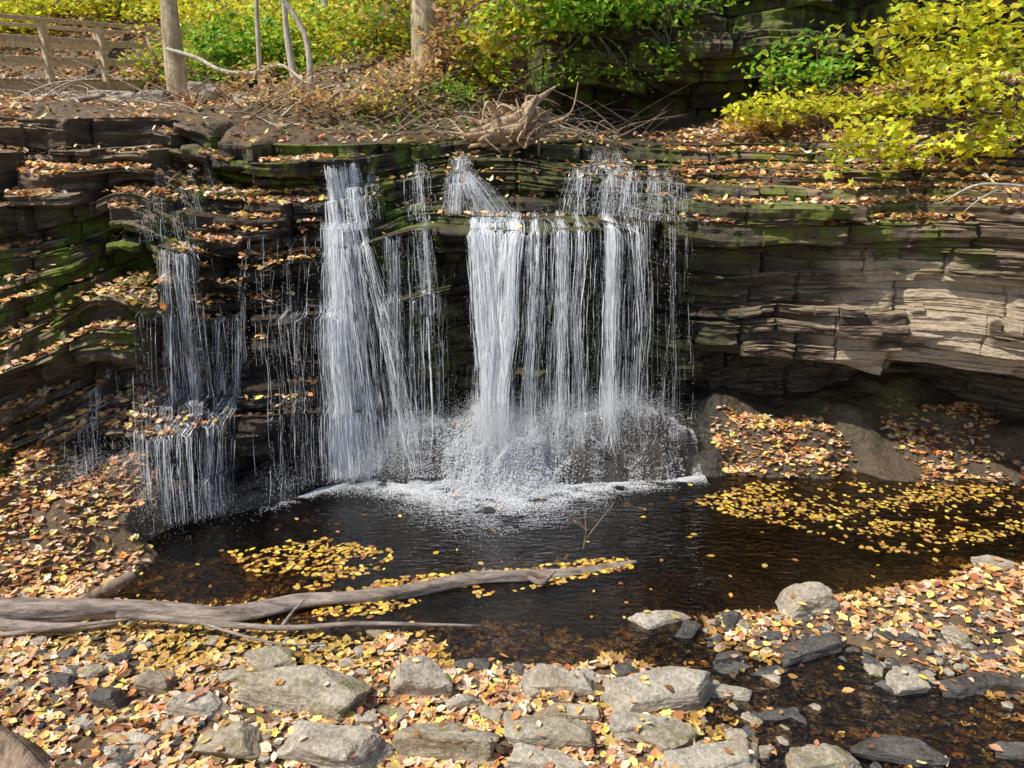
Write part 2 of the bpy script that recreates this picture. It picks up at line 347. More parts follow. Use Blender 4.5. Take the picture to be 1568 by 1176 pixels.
def G(x,y):
    z=G0(x,y); r=rocky(x,y)
    z=z+.022*fbm(x*2.5,y*2.5,0,31)+.012*fbm(x*9,y*9,0,32)
    q=z+.10*fbm(x*1.3,y*1.3,0,37); stp=.13; fl=np.floor(q/stp); fr=q/stp-fl; zt=(fl+sstep(.35,.95,fr))*stp-(q-z)
    z=z+r*sstep(-.02,.1,z)*(.6*(zt-z)+.06*fbm(x*5,y*5,0,36))
    return z
xg=np.concatenate([np.linspace(-60,-7.2,50),np.arange(-7,7,.034),np.linspace(7.2,60,50)])
yg=np.concatenate([np.linspace(-60,2.8,60),np.arange(3,10.9,.03)])
XG,YG=np.meshgrid(xg,yg); ZG=G(XG,YG)
gm=np.clip(np.exp(-((XG+4.9)/.5)**2-((YG-7.8)/.35)**2)*1.5+.6*np.exp(-((XG-4.8)/1.2)**2-((YG-9.6)/.35)**2)+.4*np.exp(-((XG-.6)/2)**2-((YG-9.7)/.2)**2),0,1)
mk_mesh('ground',np.stack([XG,YG,ZG],-1).reshape(-1,3),[grid_faces(*XG.shape)],M_ground,True,{'rock':np.maximum(rockmask(XG,YG),.5*rocky(XG,YG)).ravel(),'deep':(1-sstep(-.30,-.06,ZG)).ravel(),'moss':gm.ravel()})
xw=np.linspace(-7.5,8,160);yw=np.linspace(2.5,9.9,90);XW,YW=np.meshgrid(xw,yw)
ag=1.8*np.exp(-((XW+.1)/1.8)**2)*sstep(7.2,8.8,YW)+.5*sstep(1.2,2.5,XW)*(1-sstep(5,5.8,YW))
mk_mesh('pool_water',np.stack([XW,YW,XW*0],-1).reshape(-1,3),[grid_faces(*XW.shape)],M_water,True,{'agit':ag.ravel()})
# ---------- hillside ----------
hs=[(-60,[(8,3.78),(11,4.6),(19,5),(25,8),(60,28)]),(-9,[(9.2,3.9),(10.5,4.3),(13,4.3),(19,4.3),(25,8),(60,28)]),(-6,[(9.6,3.9),(10.5,4.2),(13,4.3),(19,4.6),(25,8.5),(60,28)]),
(-4,[(10,3.9),(10.6,4.05),(13,4.3),(16,4.8),(25,8.8),(60,28)]),(-2.5,[(10.5,3.75),(11.5,3.88),(12.5,4.35),(14,5.0),(25,9),(60,28)]),(-.8,[(11,3.75),(12,3.85),(13,4.6),(14,5.1),(25,9),(60,28)]),
(.6,[(11.3,3.75),(12.6,3.85),(13.8,4.4),(15,7.2),(25,10),(60,28)]),(2,[(11.5,3.75),(12.5,3.85),(13.8,3.9),(14.2,7.4),(25,10.5),(60,28)]),(3.2,[(10,3.7),(11.5,3.95),(13.3,4.1),(13.7,7.4),(25,11),(60,28)]),
(4.5,[(9.8,3.78),(11.3,4.4),(13,4.6),(13.4,7.4),(25,11),(60,28)]),(6,[(9.3,3.8),(10.8,4.5),(12.7,4.7),(13.1,7.4),(25,11),(60,28)]),(10,[(8,3.8),(9.5,4.5),(11.8,4.7),(12.2,7.4),(25,11),(60,28)]),(60,[(0,3.8),(5,5),(8,7.4),(25,14),(60,28)])]
def hillz(x,y): return st_eval(hs,x,y)
xh=np.concatenate([np.linspace(-30,-9,40),np.arange(-8.9,8.9,.07),np.linspace(9,30,40)])
y0=np.interp(xh,xc,CL['topY']); z0=np.interp(xh,xc,CL['topZ'])
dd=np.concatenate([np.arange(0,4,.07),np.linspace(4.1,50,90)])
XH=np.repeat(xh[None],len(dd),0); YH=y0[None]+dd[:,None]
ZH=hillz(XH.ravel(),YH.ravel()).reshape(XH.shape)
ZH=ZH+(.12*fbm(XH*1.2,YH*1.2,0,51)+.06*fbm(XH*5,YH*5,0,52))*np.minimum(1,dd[:,None]/1)+.5*fbm(XH*.2,YH*.2,0,53)*sstep(14,24,YH)
bl=sstep(0,.35,dd)[:,None]; ZH=z0[None]*(1-bl)+ZH*bl
rk=(1-sstep(11.8,12.4,YH))*sstep(-3,-2,XH)*(1-sstep(2.2,3,XH))
mk_mesh('hillside',np.stack([XH,YH,ZH],-1).reshape(-1,3),[grid_faces(*XH.shape)],M_ground,True,{'rock':rk.ravel()*.6,'deep':XH.ravel()*0,'moss':(.9*np.exp(-((XH+1.5)/2.4)**2-((YH-12.4)/.9)**2)).ravel()})
def Hz(x,y):
    x=np.asarray(x,float);y=np.asarray(y,float)
    return hillz(x,y)+.12*fbm(x*1.2,y*1.2,0,51)+.06*fbm(x*5,y*5,0,52)+.5*fbm(x*.2,y*.2,0,53)*sstep(14,24,y)
def hz1(x,y): return float(Hz(np.array([x]),np.array([y]))[0])
# ---------- leaves ----------
T_oval=(np.array([(0,0),(.3,.30),(.65,.27),(1,0),(.65,-.27),(.3,-.30),(.5,0)],float)-[.5,0],np.array([(0,6,1),(1,6,2),(2,6,3),(3,6,4),(4,6,5),(5,6,0)]))
ang=np.linspace(0,2*np.pi,11)[:-1]; rr_=np.array([.55,.24,.5,.24,.42,.3,.42,.24,.5,.24])
T_map=(np.concatenate([np.stack([rr_*np.cos(ang),rr_*np.sin(ang)],1),[[0,0]]]),np.array([(i,10,(i+1)%10) for i in range(10)])[:,[0,2,1]])
T_q=(np.array([(-.5,0),(0,.26),(.5,0),(0,-.26)],float),np.array([(0,1,2),(0,2,3)]))
def leaves(name,pos,size,col,tmpl=T_oval,tilt=.25,mat=None,yaw=None,curl=.5,parent=None,seed=1):
    r=np.random.default_rng(seed); n=len(pos); tv,tf=tmpl; m=len(tv)
    yaw=r.uniform(0,2*np.pi,n) if yaw is None else yaw
    a=r.normal(0,tilt,n); b=r.normal(0,tilt,n)
    wd=r.uniform(.7,1.15,n)
    X=tv[None,:,0]*size[:,None]; Y=tv[None,:,1]*size[:,None]*wd[:,None]
    cu=r.uniform(-.3,1,n)*curl; cu2=r.uniform(-.3,1,n)*curl
    Z=cu[:,None]*np.abs(Y)+cu2[:,None]*X*X/np.maximum(size[:,None],1e-4)*.8
    ca,sa=np.cos(a)[:,None],np.sin(a)[:,None]; Y,Z=Y*ca-Z*sa,Y*sa+Z*ca
    cb,sb=np.cos(b)[:,None],np.sin(b)[:,None]; X,Z=X*cb+Z*sb,-X*sb+Z*cb
    cy,sy=np.cos(yaw)[:,None],np.sin(yaw)[:,None]; X,Y=X*cy-Y*sy,X*sy+Y*cy
    V=np.stack([X,Y,Z],-1)+pos[:,None,:]
    Fa=(tf[None]+(np.arange(n)*m)[:,None,None]).reshape(-1,3)
    cc=np.repeat(col[:,None,:],m,1).reshape(-1,3)
    return mk_mesh(name,V.reshape(-1,3),[Fa],mat or M_leaf,False,None,cc,parent)
P_fall=np.array([(.82,.40,.14),(.88,.54,.22),(.88,.55,.36),(.68,.27,.08),(.90,.62,.20),(.85,.63,.47),(.46,.20,.09),(.90,.62,.42),(.28,.13,.06),(.55,.33,.18),(.90,.66,.16)])
P_gold=np.array([(.88,.58,.10),(.80,.46,.08),(.90,.66,.16),(.65,.34,.07),(.75,.54,.16)])
P_pool=np.array([(.76,.50,.07),(.66,.36,.06),(.78,.56,.12),(.42,.20,.06),(.62,.40,.12),(.36,.16,.05)])
P_wet=np.array([(.55,.31,.08),(.65,.40,.10),(.38,.20,.06),(.70,.47,.11),(.28,.14,.05)])
P_yel=np.array([(.80,.76,.05),(.90,.80,.06),(.66,.70,.04),(.90,.72,.06),(.52,.62,.05)])
P_grn=np.array([(.20,.46,.04),(.34,.56,.05),(.48,.64,.05),(.14,.34,.04),(.60,.70,.07)])
P_mix=np.array([(.40,.58,.04),(.70,.72,.05),(.26,.48,.04),(.84,.74,.06),(.82,.50,.10)])
P_brn=np.array([(.66,.38,.15),(.82,.50,.18),(.48,.27,.12),(.85,.62,.20),(.72,.48,.30)])
def pick(P,n,r=rng,v=.18):
    c=P[r.integers(0,len(P),n)]*(1+r.normal(0,v,(n,1))); return np.clip(c+r.normal(0,.015,(n,3)),.01,.92)
def inpoly(px,py,poly):
    ins=np.zeros(len(px),bool); j=len(poly)-1
    for i in range(len(poly)):
        xi,yi=poly[i];xj,yj=poly[j]
        c=((yi>py)!=(yj>py))&(px<(xj-xi)*(py-yi)/((yj-yi)+1e-9)+xi); ins^=c; j=i
    return ins
def ground_scatter(n,xr,yr,fn,seed):
    r=np.random.default_rng(seed); x=r.uniform(*xr,n);y=r.uniform(*yr,n)
    z=G(x,y); px,py=project(x,y,z); p=fn(x,y,z,px,py); k=r.random(n)<p
    return x[k],y[k],z[k]
def dens(x,y,z,px,py):
    cl=.5+.5*fbm(x*1.6,y*1.6,0,61,3)
    litter=(z>-.015)&(y<7.2)
    d=litter*np.clip(.65+1.8*(cl-.44),0.08,1)
    d=np.where((z<=-.015)&(z>-.12),.40*(cl>.45)+.12,d)
    right=(px>1080)&(py>975)
    d=np.where(right,d*np.clip(.4+1.5*(cl-.4),0.06,1),d)
    mound=(x<-3.3)&(z>.0)&(y>5.8)
    d=np.where(mound,np.where(cl>.37,.95,.25),d)
    d=np.where((y>8.5)&(x>2.2)&(z>.0),1.0*(cl>.40)*(y<9.6),d)
    d=np.where((rockmask(x,y)>.4)&(x>-3.8)&(x<2.5),.016,d)
    return d
x,y,z=ground_scatter(64000,(-6.5,7),(3.2,9.9),dens,5)
n=len(x); sz=rng.uniform(.05,.11,n)*np.where(rng.random(n)<.1,1.25,1); col=pick(P_fall,n)
u=z<0; col[u]=pick(P_wet,u.sum())
left=(x<-1)&(z<.03)&(y<6.2); col[left]=col[left]*.6+pick(P_gold,left.sum())*.4
pos=np.stack([x,y,np.maximum(z,-.2)+rng.uniform(.006,.035,n)],1)
h=n*2//3
leaves('fallen_leaves',pos[:h],sz[:h],col[:h],T_oval,.26,seed=2)
leaves('fallen_leaves',pos[h:],sz[h:]*1.1,col[h:],T_map,.26,seed=3)
polyR=[(1050,765),(1160,738),(1568,742),(1620,800),(1440,850),(1330,845),(1200,805),(1120,790)]
polyL=[(350,845),(480,822),(610,845),(590,872),(480,905),(400,895)]
polyC=[(430,930),(600,885),(800,870),(960,850),(970,870),(800,905),(620,930),(520,960)]
N_=90000
xx=rng.uniform(-6,6,N_);yy=rng.uniform(5,9,N_);px,py=project(xx,yy,0*xx)
cl=.5+.5*fbm(xx*1.5,yy*4,0,71,4)
k=(inpoly(px,py,polyR)&(rng.random(N_)<np.clip((cl-.40)*1.5,0.03,.26)))|(inpoly(px,py,polyL)&(rng.random(N_)<np.clip((cl-.42)*2.0,0,.28)))|(inpoly(px,py,polyC)&(rng.random(N_)<np.clip((cl-.40)*2.2,0,.45)))|(rng.random(N_)<.0015)
k&=G(xx,yy)<-.01
n=k.sum(); leaves('floating_leaves',np.stack([xx[k],yy[k],np.full(n,.006)+rng.uniform(0,.004,n)],1),rng.uniform(.035,.085,n),pick(P_pool,n,v=.25),T_oval,.03,curl=.1,seed=4)
def ledge(CLf,n,xr,pf,seed,name,pal):
    r=np.random.default_rng(seed); Y=CLf['Y'];K=CLf['K'];xcl=CLf['xc']
    xs=r.uniform(*xr,n);ks=r.integers(0,K-1,n);ci=np.clip(np.searchsorted(xcl,xs),0,len(xcl)-1)
    d=Y[ks+1,ci]-Y[ks,ci]; zt=CLf['Zb'][ks+1,ci]
    p=np.clip(d/.25,0,1)*(d>.03)*pf(xs,zt); k=r.random(n)<p
    xs,ks,ci,d,zt=xs[k],ks[k],ci[k],d[k],zt[k]
    y=Y[ks,ci]+d*r.uniform(-.05,.95,len(xs)); n=len(xs)
    leaves(name,np.stack([xs,y,zt+r.uniform(.008,.05,n)],1),r.uniform(.045,.11,n),pick(pal,n,r),T_oval,.35,seed=seed)
def pf(x,z):
    c=.5+.5*fbm(x*1.3,z*4,0,81,3)
    p=np.where(x<-2.2,1.0,np.where(x<2.1,.14*(z>2.9)+.015,1.0*(z>2.9)))
    p=p*sstep(.30,.52,c)
    p=np.where((x<-2.2)&(x>-3.7)&(z<2.3),p*.35,p)
    return p*(z>.6)
ledge(CL,130000,(-7,7),pf,91,'ledge_leaves',P_fall)
nh=110000; xx=rng.uniform(-16,9,nh); yy=9+22*rng.random(nh)**1.8
yt=np.interp(xx,xc,CL['topY']); zz=Hz(xx,yy); cl=.5+.5*fbm(xx*1.1,yy*1.1,0,95,3)
ch=(xx>-2.3)&(xx<1.9)&(yy<12.1)
near=(yy<13.3)&(xx<2.2)
k=(yy>yt+.05)&(rng.random(nh)<np.where(ch,.18,np.where(near,np.clip(2.8*(cl-.34),.12,.95),np.clip(.7+cl-.3,0,1))))&~((yy>12.6)&(yy<13.6)&(xx>.4))
zb=np.interp(xx,xc,CL['topZ']); b=sstep(0,.35,yy-yt); zz=zb*(1-b)+zz*b
n=k.sum(); cc=pick(P_fall,n); cc[rng.random(n)<.15]*=.6
leaves('hillside_leaves',np.stack([xx[k],yy[k],zz[k]+rng.uniform(.01,.06,n)],1),rng.uniform(.07,.13,n)*(1+.04*(yy[k]-10)),cc,T_q,.35,seed=6)
# ---------- waterfall ----------
wf=bpy.data.objects.new('waterfall',None); scene.collection.objects.link(wf)
def px2x(px,z,y=9.3): return (px-784)/F*(y*CT+(H-z)*ST)
# lo,hi,z0,z1,n,lo2,hi2,halfwidth,ropepx,vy,power
W=[(502,545,3.52,2.85,420,500,555,.0023,13,.3,.85),(500,556,2.95,.1,620,505,655,.0017,16,.4,.9),(518,550,2.95,.1,420,535,600,.0020,12,.4,.9),
(552,572,3.47,2.95,40,553,580,.0014,8,.3,.85),(612,635,3.52,2.9,60,618,642,.0014,8,.3,.85),(620,655,2.9,1.9,60,628,670,.0011,9,.3,.85),
(682,712,3.6,2.95,200,672,705,.0018,9,.4,.85),(695,720,3.4,2.9,240,720,800,.0017,9,.5,.85),(716,802,2.93,.1,1250,744,772,.0027,10,.42,.5),(724,800,2.93,.1,150,730,785,.0012,14,.5,.8),
(812,868,2.93,.1,360,806,866,.0015,17,.35,.85),(878,912,2.93,.1,110,880,912,.0012,15,.35,.85),(930,1003,2.93,.1,480,932,1006,.0016,19,.35,.85),(1003,1035,2.9,.1,30,1004,1035,.0010,10,.3,.85),
(880,1042,3.45,2.95,450,876,1045,.0014,9,.3,.85),(925,975,3.6,3.4,110,915,990,.0016,9,.3,.85),(590,660,2.75,.1,180,590,668,.0012,17,.35,.85),(635,715,2.3,.1,40,635,712,.001,16,.35,.85),
(305,352,2.75,.1,220,302,395,.0013,11,.3,.85),(340,400,1.95,.05,150,340,392,.0013,12,.3,.85),(235,262,1.5,.05,50,236,262,.0011,7,.3,.85),(300,330,1.3,.05,40,300,335,.0011,9,.3,.85),
(440,570,2.1,.1,110,440,570,.001,18,.25,.85),(400,500,2.8,1.5,40,400,500,.001,14,.2,.85),(245,300,3.5,2.8,70,250,310,.0012,9,.3,.85),(1010,1075,2.8,.6,16,1010,1075,.0009,20,.3,.85)]
NS=110; allV=[];allF=[];vo=0;ends=[];airp=[]
r=np.random.default_rng(77)
for gi,(lo,hi,zs_,ze,n,lo2,hi2,w,rope,vy0,pw) in enumerate(W):
    nr=max(2,int((hi-lo)/rope)); rc=(np.arange(nr)+.5+r.uniform(-.45,.45,nr))/nr; rwt=r.uniform(.08,1,nr)**2; rwt/=rwt.sum()
    ri=r.choice(nr,n,p=rwt); f=rc[ri]+r.normal(0,.20/nr,n); loose=r.random(n)<.18; f[loose]=r.random(loose.sum()); f=np.clip(f,-.03,1.03)
    xa=px2x(lo+(hi-lo)*f,zs_,9.5); f2=np.clip(f+r.normal(0,.06,n)+.14*(h3(ri,gi,3)-.5),-.05,1.05); xb=px2x(lo2+(hi2-lo2)*f2,max(ze,.6),9.1)
    z0s=zs_+r.uniform(-.06,.05,n)
    x=xa.copy();z=z0s.copy();y=Ssurf(x,z)-.02
    vy=vy0*r.uniform(.4,1.5,n); drop=np.zeros(n)+.02; done=np.zeros(n,bool); onG=np.zeros(n,bool); xo=np.zeros(n)
    zend=np.where(r.random(n)<.38,ze+r.uniform(0,1,n)*(zs_-ze),ze)
    zst=np.where(r.random(n)<.35,zs_-r.uniform(0,.8,n)*(zs_-ze),9)
    PX=np.zeros((NS,n));PY=PX.copy();PZ=PX.copy();WD=PX.copy(); gl=np.zeros(n)
    ph=r.uniform(0,100,n); dz=(zs_-ze)/(NS*.8) if ze<.5 else (zs_-ze)/(NS*.95); sp=r.normal(0,.45,n)
    wln=w*np.exp(r.normal(0,.6,n)); glm=.03+.22*h3(ph*11,1,1)**2
    for s in range(NS):
        PX[s]=x+.035*vn(ri*3.3+gi*7,z*1.1,0,gi)+.014*vn(ph,z*2.2,0,3)+.005*vn(ph,z*9,0,5); PY[s]=y;PZ[s]=z
        wn=.18+1.25*vn(ph,z*2.9+s*.02,0,9)+.85*vn(ph,z*11,0,10)
        wn=np.where(onG,(wn*.6+.5)*np.clip(1-gl/glm,0,1),wn)
        WD[s]=np.where(done|(z>zst),0,wln*np.clip(wn,0,1.8))
        fr=np.clip((z0s-(z-dz))/(zs_-ze+1e-6),0,1)**pw
        nz=z-dz; vz=np.sqrt(2*9.8*drop+.3); dt=dz/vz
        ny=y-vy*dt; drop=drop+dz; nx=xa+(xb-xa)*fr+xo
        S=Ssurf(nx,nz)-.02-.02*h3(ph*7,0,0); hit=ny>S
        bigstep=hit&(ny-S>.03); xo=xo+np.where(bigstep,r.normal(0,.035,n),0)
        ny=np.where(hit,S,ny)
        drop=np.where(hit,drop*.35,drop); vy=np.where(bigstep,r.uniform(.2,.8,n),np.where(hit,np.maximum(vy*.7,.2),vy))
        g=G0(nx,ny)+.05
        land=(nz<g+.02)|onG
        sl=.015
        gx=x+sp*sl+.006*vn(ph,y*14,0,8); gy=y-sl; gz=G0(gx,gy)+.06+.04*vn(gx*9,gy*9,0,4)
        nx=np.where(land,gx,nx); ny=np.where(land,gy,ny); nz=np.where(land,np.minimum(gz,z+.01),nz)
        nowe=land&~onG
        if nowe.any(): ends.append(np.stack([x[nowe],y[nowe],z[nowe]],1))
        onG|=land; gl=gl+np.where(onG,sl,0)
        fin=(nz<.0)|(~onG&(nz<zend))|(gl>glm)|(onG&(rockmask(nx,ny)<.3))
        done|=fin
        if s%5==2:
            m_=~done; airp.append(np.stack([PX[s][m_],PY[s][m_],PZ[s][m_]],1))
        x=np.where(done,x,nx);y=np.where(done,y,ny);z=np.where(done,z,nz)
    an=r.uniform(-.7,.7,n)
    A=np.stack([PX-WD*np.cos(an),PY-WD*np.sin(an),PZ],-1);B=np.stack([PX+WD*np.cos(an),PY+WD*np.sin(an),PZ],-1)
    V=np.stack([A,B],2)
    idx=np.arange(NS*n*2).reshape(NS,n,2)
    Fq=np.stack([idx[:-1,:,0],idx[:-1,:,1],idx[1:,:,1],idx[1:,:,0]],-1)
    okm=(WD[:-1]+WD[1:])>1e-5
    Fq=Fq[okm]+vo; allV.append(V.reshape(-1,3));allF.append(Fq);vo+=NS*n*2
mk_mesh('falling_water',np.concatenate(allV),[np.concatenate(allF)],M_fall,True,parent=wf)
ends=np.concatenate(ends); airp=np.concatenate(airp)
T_oct=(np.array([(1,0,0),(-1,0,0),(0,1,0),(0,-1,0),(0,0,1),(0,0,-1)],float),np.array([(0,2,4),(2,1,4),(1,3,4),(3,0,4),(2,0,5),(1,2,5),(3,1,5),(0,3,5)]))
def drops(name,P,s,elong=1):
    n=len(P); V=T_oct[0][None]*s[:,None,None]*np.array([1,1,elong])+P[:,None]; Fa=(T_oct[1][None]+(np.arange(n)*6)[:,None,None]).reshape(-1,3)
    return mk_mesh(name,V.reshape(-1,3),[Fa],M_fall,True,parent=wf)
e=airp[r.integers(0,len(airp),40000)]; n=len(e); drops('falling_droplets',e+r.normal(0,1,(n,3))*[.022,.03,.03],r.uniform(.001,.003,n),3.5)
e=ends[r.integers(0,len(ends),90000)]; n=len(e)
rad=np.abs(r.normal(0,.20,n)); th=r.uniform(0,2*np.pi,n)
P=e+np.stack([rad*np.cos(th),rad*np.sin(th)-.10,np.abs(r.normal(0,.14,n))-rad*.3],1)
P[:,2]=np.maximum(P[:,2],G0(P[:,0],P[:,1])+.03)
drops('splash_droplets',P,r.uniform(.0012,.0042,n))
# water running over the rock apron below the falls
m=130000; cx=r.uniform(px2x(560,.3,8.8),px2x(1075,.3,8.9),m); sy=shoreY(cx); cyy=sy+r.uniform(-.08,.7,m); cz=np.maximum(G(cx,cyy),0)+.012+np.abs(r.normal(0,.012,m))
wcol=np.exp(-((cx-px2x(765,.3,8.8))/.48)**2)
pk=(vn(cx*7,cyy*2.2,0,3)+.7*vn(cx*25,cyy*6,0,4))*.5+.5
kk=r.random(m)<np.clip((pk-.38)*2.0,0,1)*(.45+1.6*wcol); cx,cyy,cz,wc=cx[kk],cyy[kk],cz[kk],wcol[kk]; m=len(cx)
drops('rock_apron_water',np.stack([cx,cyy,cz+wc*np.abs(r.normal(0,.05,m))],1),r.uniform(.002,.006,m)*(1+.7*wc))
# churning white mound under the main column
m=60000; t_=r.uniform(0,2*np.pi,m); ra=np.abs(r.normal(0,.95,m)); cx=px2x(765,.3,8.8)+ra*np.cos(t_)*.40; cyy=8.62+ra*np.sin(t_)*.22
cz=np.maximum(G0(cx,cyy),0)+(.34*np.exp(-ra**2*.6)*r.random(m)**1.3)*(1+.6*vn(cx*8,cyy*8,0,2))
drops('base_churn',np.stack([cx,cyy,cz],1),r.uniform(.003,.010,m))
m=120000; fx=r.uniform(-2.75,2.3,m); edge=shoreY(fx)+.05; fy=edge-np.abs(r.normal(0,.22,m))*(.35+1.8*np.exp(-((fx+.15)/1.2)**2))
kk=r.random(m)<(.25+.75*np.exp(-((fx+.2)/1.3)**2))*np.clip(.75+1.9*fbm(fx*4,fy*7,0,45,3),0,1); fx,fy=fx[kk],fy[kk]; m=len(fx)
leaves('foam_flecks',np.stack([fx,fy,np.full(m,.006)],1),r.uniform(.004,.020,m),np.ones((m,3)),T_q,.02,M_fall,curl=0,parent=wf,seed=8)
# ---------- rocks ----------
def ico(sub):
    bm=bmesh.new(); bmesh.ops.create_icosphere(bm,subdivisions=sub,radius=1); bm.verts.ensure_lookup_table()
    D=np.array([v.co[:] for v in bm.verts]);Fc=np.array([[v.index for v in f.verts] for f in bm.faces]); bm.free(); return D,Fc
D5,F5=ico(5); D4,F4=ico(4); D2,F2=ico(2)
def rock_pts(D,seed,dims,npl=7):
    q=np.random.default_rng(seed); N=q.normal(0,1,(npl,3)); N/=np.linalg.norm(N,axis=1)[:,None]
    d=q.uniform(.72,1.05,npl)
    bx=np.array([[1,0,0],[-1,0,0],[0,1,0],[0,-1,0],[0,0,1],[0,0,-1]],float)+q.normal(0,.2,(6,3)); bx/=np.linalg.norm(bx,axis=1)[:,None]
    N=np.concatenate([N,bx]); d=np.concatenate([d,q.uniform(.62,.88,6)])
    dot=D@N.T; rr=np.where(dot>.05,d/np.maximum(dot,.05),9).min(1); rr=np.minimum(rr,1.3)
    P=D*rr[:,None]*np.array(dims)
    if len(D)>500:
        s=max(dims); nz=fbm(P[:,0]/s*2.5+seed,P[:,1]/s*2.5,P[:,2]/s*6,seed,4)
        P=P*(1+.12*nz[:,None])
        lay=np.floor(P[:,2]/dims[2]*3.5+nz*1.5); P[:,:2]*=(1+.10*(h3(lay,seed,0)-.5))[:,None]
    return P
rtop=[]
def rock(name,px,py,wpx,hpx,seed,mat,yaw=0):
    x,y=at_z(px,py,.08); dep=y*CT+3.9*ST; hm=hpx/F*dep; w=wpx/F*dep/2*1.08
    hd=.66*hm/1.24*1.2; hh=.5*hm/.97*1.2
    big=wpx>100
    P=rock_pts(D5 if big else D4,seed,(w,max(hd,w*.35),hh)); c,s=math.cos(yaw),math.sin(yaw)
    P=np.stack([P[:,0]*c-P[:,1]*s,P[:,0]*s+P[:,1]*c,P[:,2]],1)
    g=float(G(np.array([x]),np.array([y]))[0])
    loc=np.array([x,y,max(g,-.1)+hh*.28])
    ob=mk_mesh(name,P,[F5 if big else F4],mat,False); ob.location=loc
    tp=P[(P[:,2]>.45*P[:,2].max())]
    for j in np.random.default_rng(seed).integers(0,len(tp),4 if big else 2): rtop.append(tp[j]+loc)
R=[('boulder',635,1048,90,62,1,M_st),('flat_stone',475,1068,215,66,2,M_stm),('flat_stone',300,1085,100,40,3,M_st),('boulder',420,1015,75,48,4,M_stm),
('flat_stone',855,1045,135,34,5,M_st),('flat_stone',1015,1068,160,56,6,M_st),('flat_stone',975,1115,105,38,7,M_st),('boulder',1237,920,100,50,8,M_st),
('boulder',1008,938,98,34,9,M_st),('flat_stone',1232,985,118,26,10,M_std),('boulder',690,1150,165,58,11,M_stm),('boulder',510,1160,170,56,12,M_st),
('boulder',355,1145,110,48,13,M_stm),('flat_stone',850,1132,150,34,14,M_stm),('flat_stone',1385,1140,150,40,15,M_std),('boulder',1530,860,68,22,16,M_st),
('boulder',1390,1035,62,42,17,M_st),('flat_stone',1480,1040,110,24,18,M_std),('flat_stone',1120,995,60,24,19,M_std),('boulder',240,1050,60,38,20,M_stm),
('boulder',165,1075,65,36,21,M_std),('flat_stone',205,1140,70,20,22,M_st),('flat_stone',740,1003,110,20,23,M_std),('flat_stone',365,1035,70,20,24,M_stm),
('flat_stone',1080,1172,190,36,25,M_st),('boulder',1255,1155,130,46,26,M_stm),('flat_stone',830,1174,150,30,27,M_st),('flat_stone',1100,1045,90,24,28,M_st),
('boulder',1540,1040,60,30,29,M_std),('flat_stone',710,1078,60,24,30,M_st),('boulder',95,1050,50,26,31,M_std),('flat_stone',1190,1080,80,18,32,M_std),
('flat_stone',870,1092,110,20,33,M_stm),('boulder',1155,1140,60,24,34,M_st),('boulder',1560,1140,80,30,35,M_std),('flat_stone',1380,975,70,14,36,M_std),
('flat_stone',1180,1015,70,14,37,M_std),('flat_stone',1300,1050,60,14,38,M_std),('boulder',560,1105,45,20,39,M_st),('boulder',130,1110,40,18,40,M_st),('flat_stone',780,1090,50,16,41,M_st)]
for i,(nm,px,py,w,h,sd,mt) in enumerate(R): rock(nm,px,py,w,h,sd*7+1,mt,rng.uniform(-.3,.3))
rt=np.array(rtop)+[0,0,.012]; leaves('stone_leaves',rt,rng.uniform(.05,.10,len(rt)),pick(P_fall,len(rt)),T_oval,.2,seed=12)
def scatter_stones(name,D,Fx,nP,sr,mat,seed,pl):
    q=np.random.default_rng(seed); PV=[];PF=[];o=0
    pxs=q.uniform(-4.8,5.5,nP);pys=q.uniform(3.6,5.9,nP);pzz=G(pxs,pys)
    for i in range(nP):
        if pzz[i]<-.12: continue
        if pxs[i]<1 and q.random()<pl: continue
        s=q.uniform(*sr)*(1.8 if q.random()<.12 else 1); P=rock_pts(D,i+seed*1000,(s,s*q.uniform(.6,.9),s*q.uniform(.3,.5)),4); a=q.uniform(0,6.28); c,s_=math.cos(a),math.sin(a)
        P=np.stack([P[:,0]*c-P[:,1]*s_,P[:,0]*s_+P[:,1]*c,P[:,2]],1)+[pxs[i],pys[i],pzz[i]+.012]; PV.append(P);PF.append(Fx+o);o+=len(P)
    mk_mesh(name,np.concatenate(PV),[np.concatenate(PF)],mat)
scatter_stones('river_pebbles',D2,F2,1100,(.02,.06),M_st,15,.45)
scatter_stones('wet_pebbles',D2,F2,1200,(.02,.06),M_std,16,.6)
scatter_stones('river_stones',D4,F4,65,(.06,.12),M_stm,17,.35)
scatter_stones('wet_river_stones',D4,F4,50,(.06,.12),M_std,18,.5)
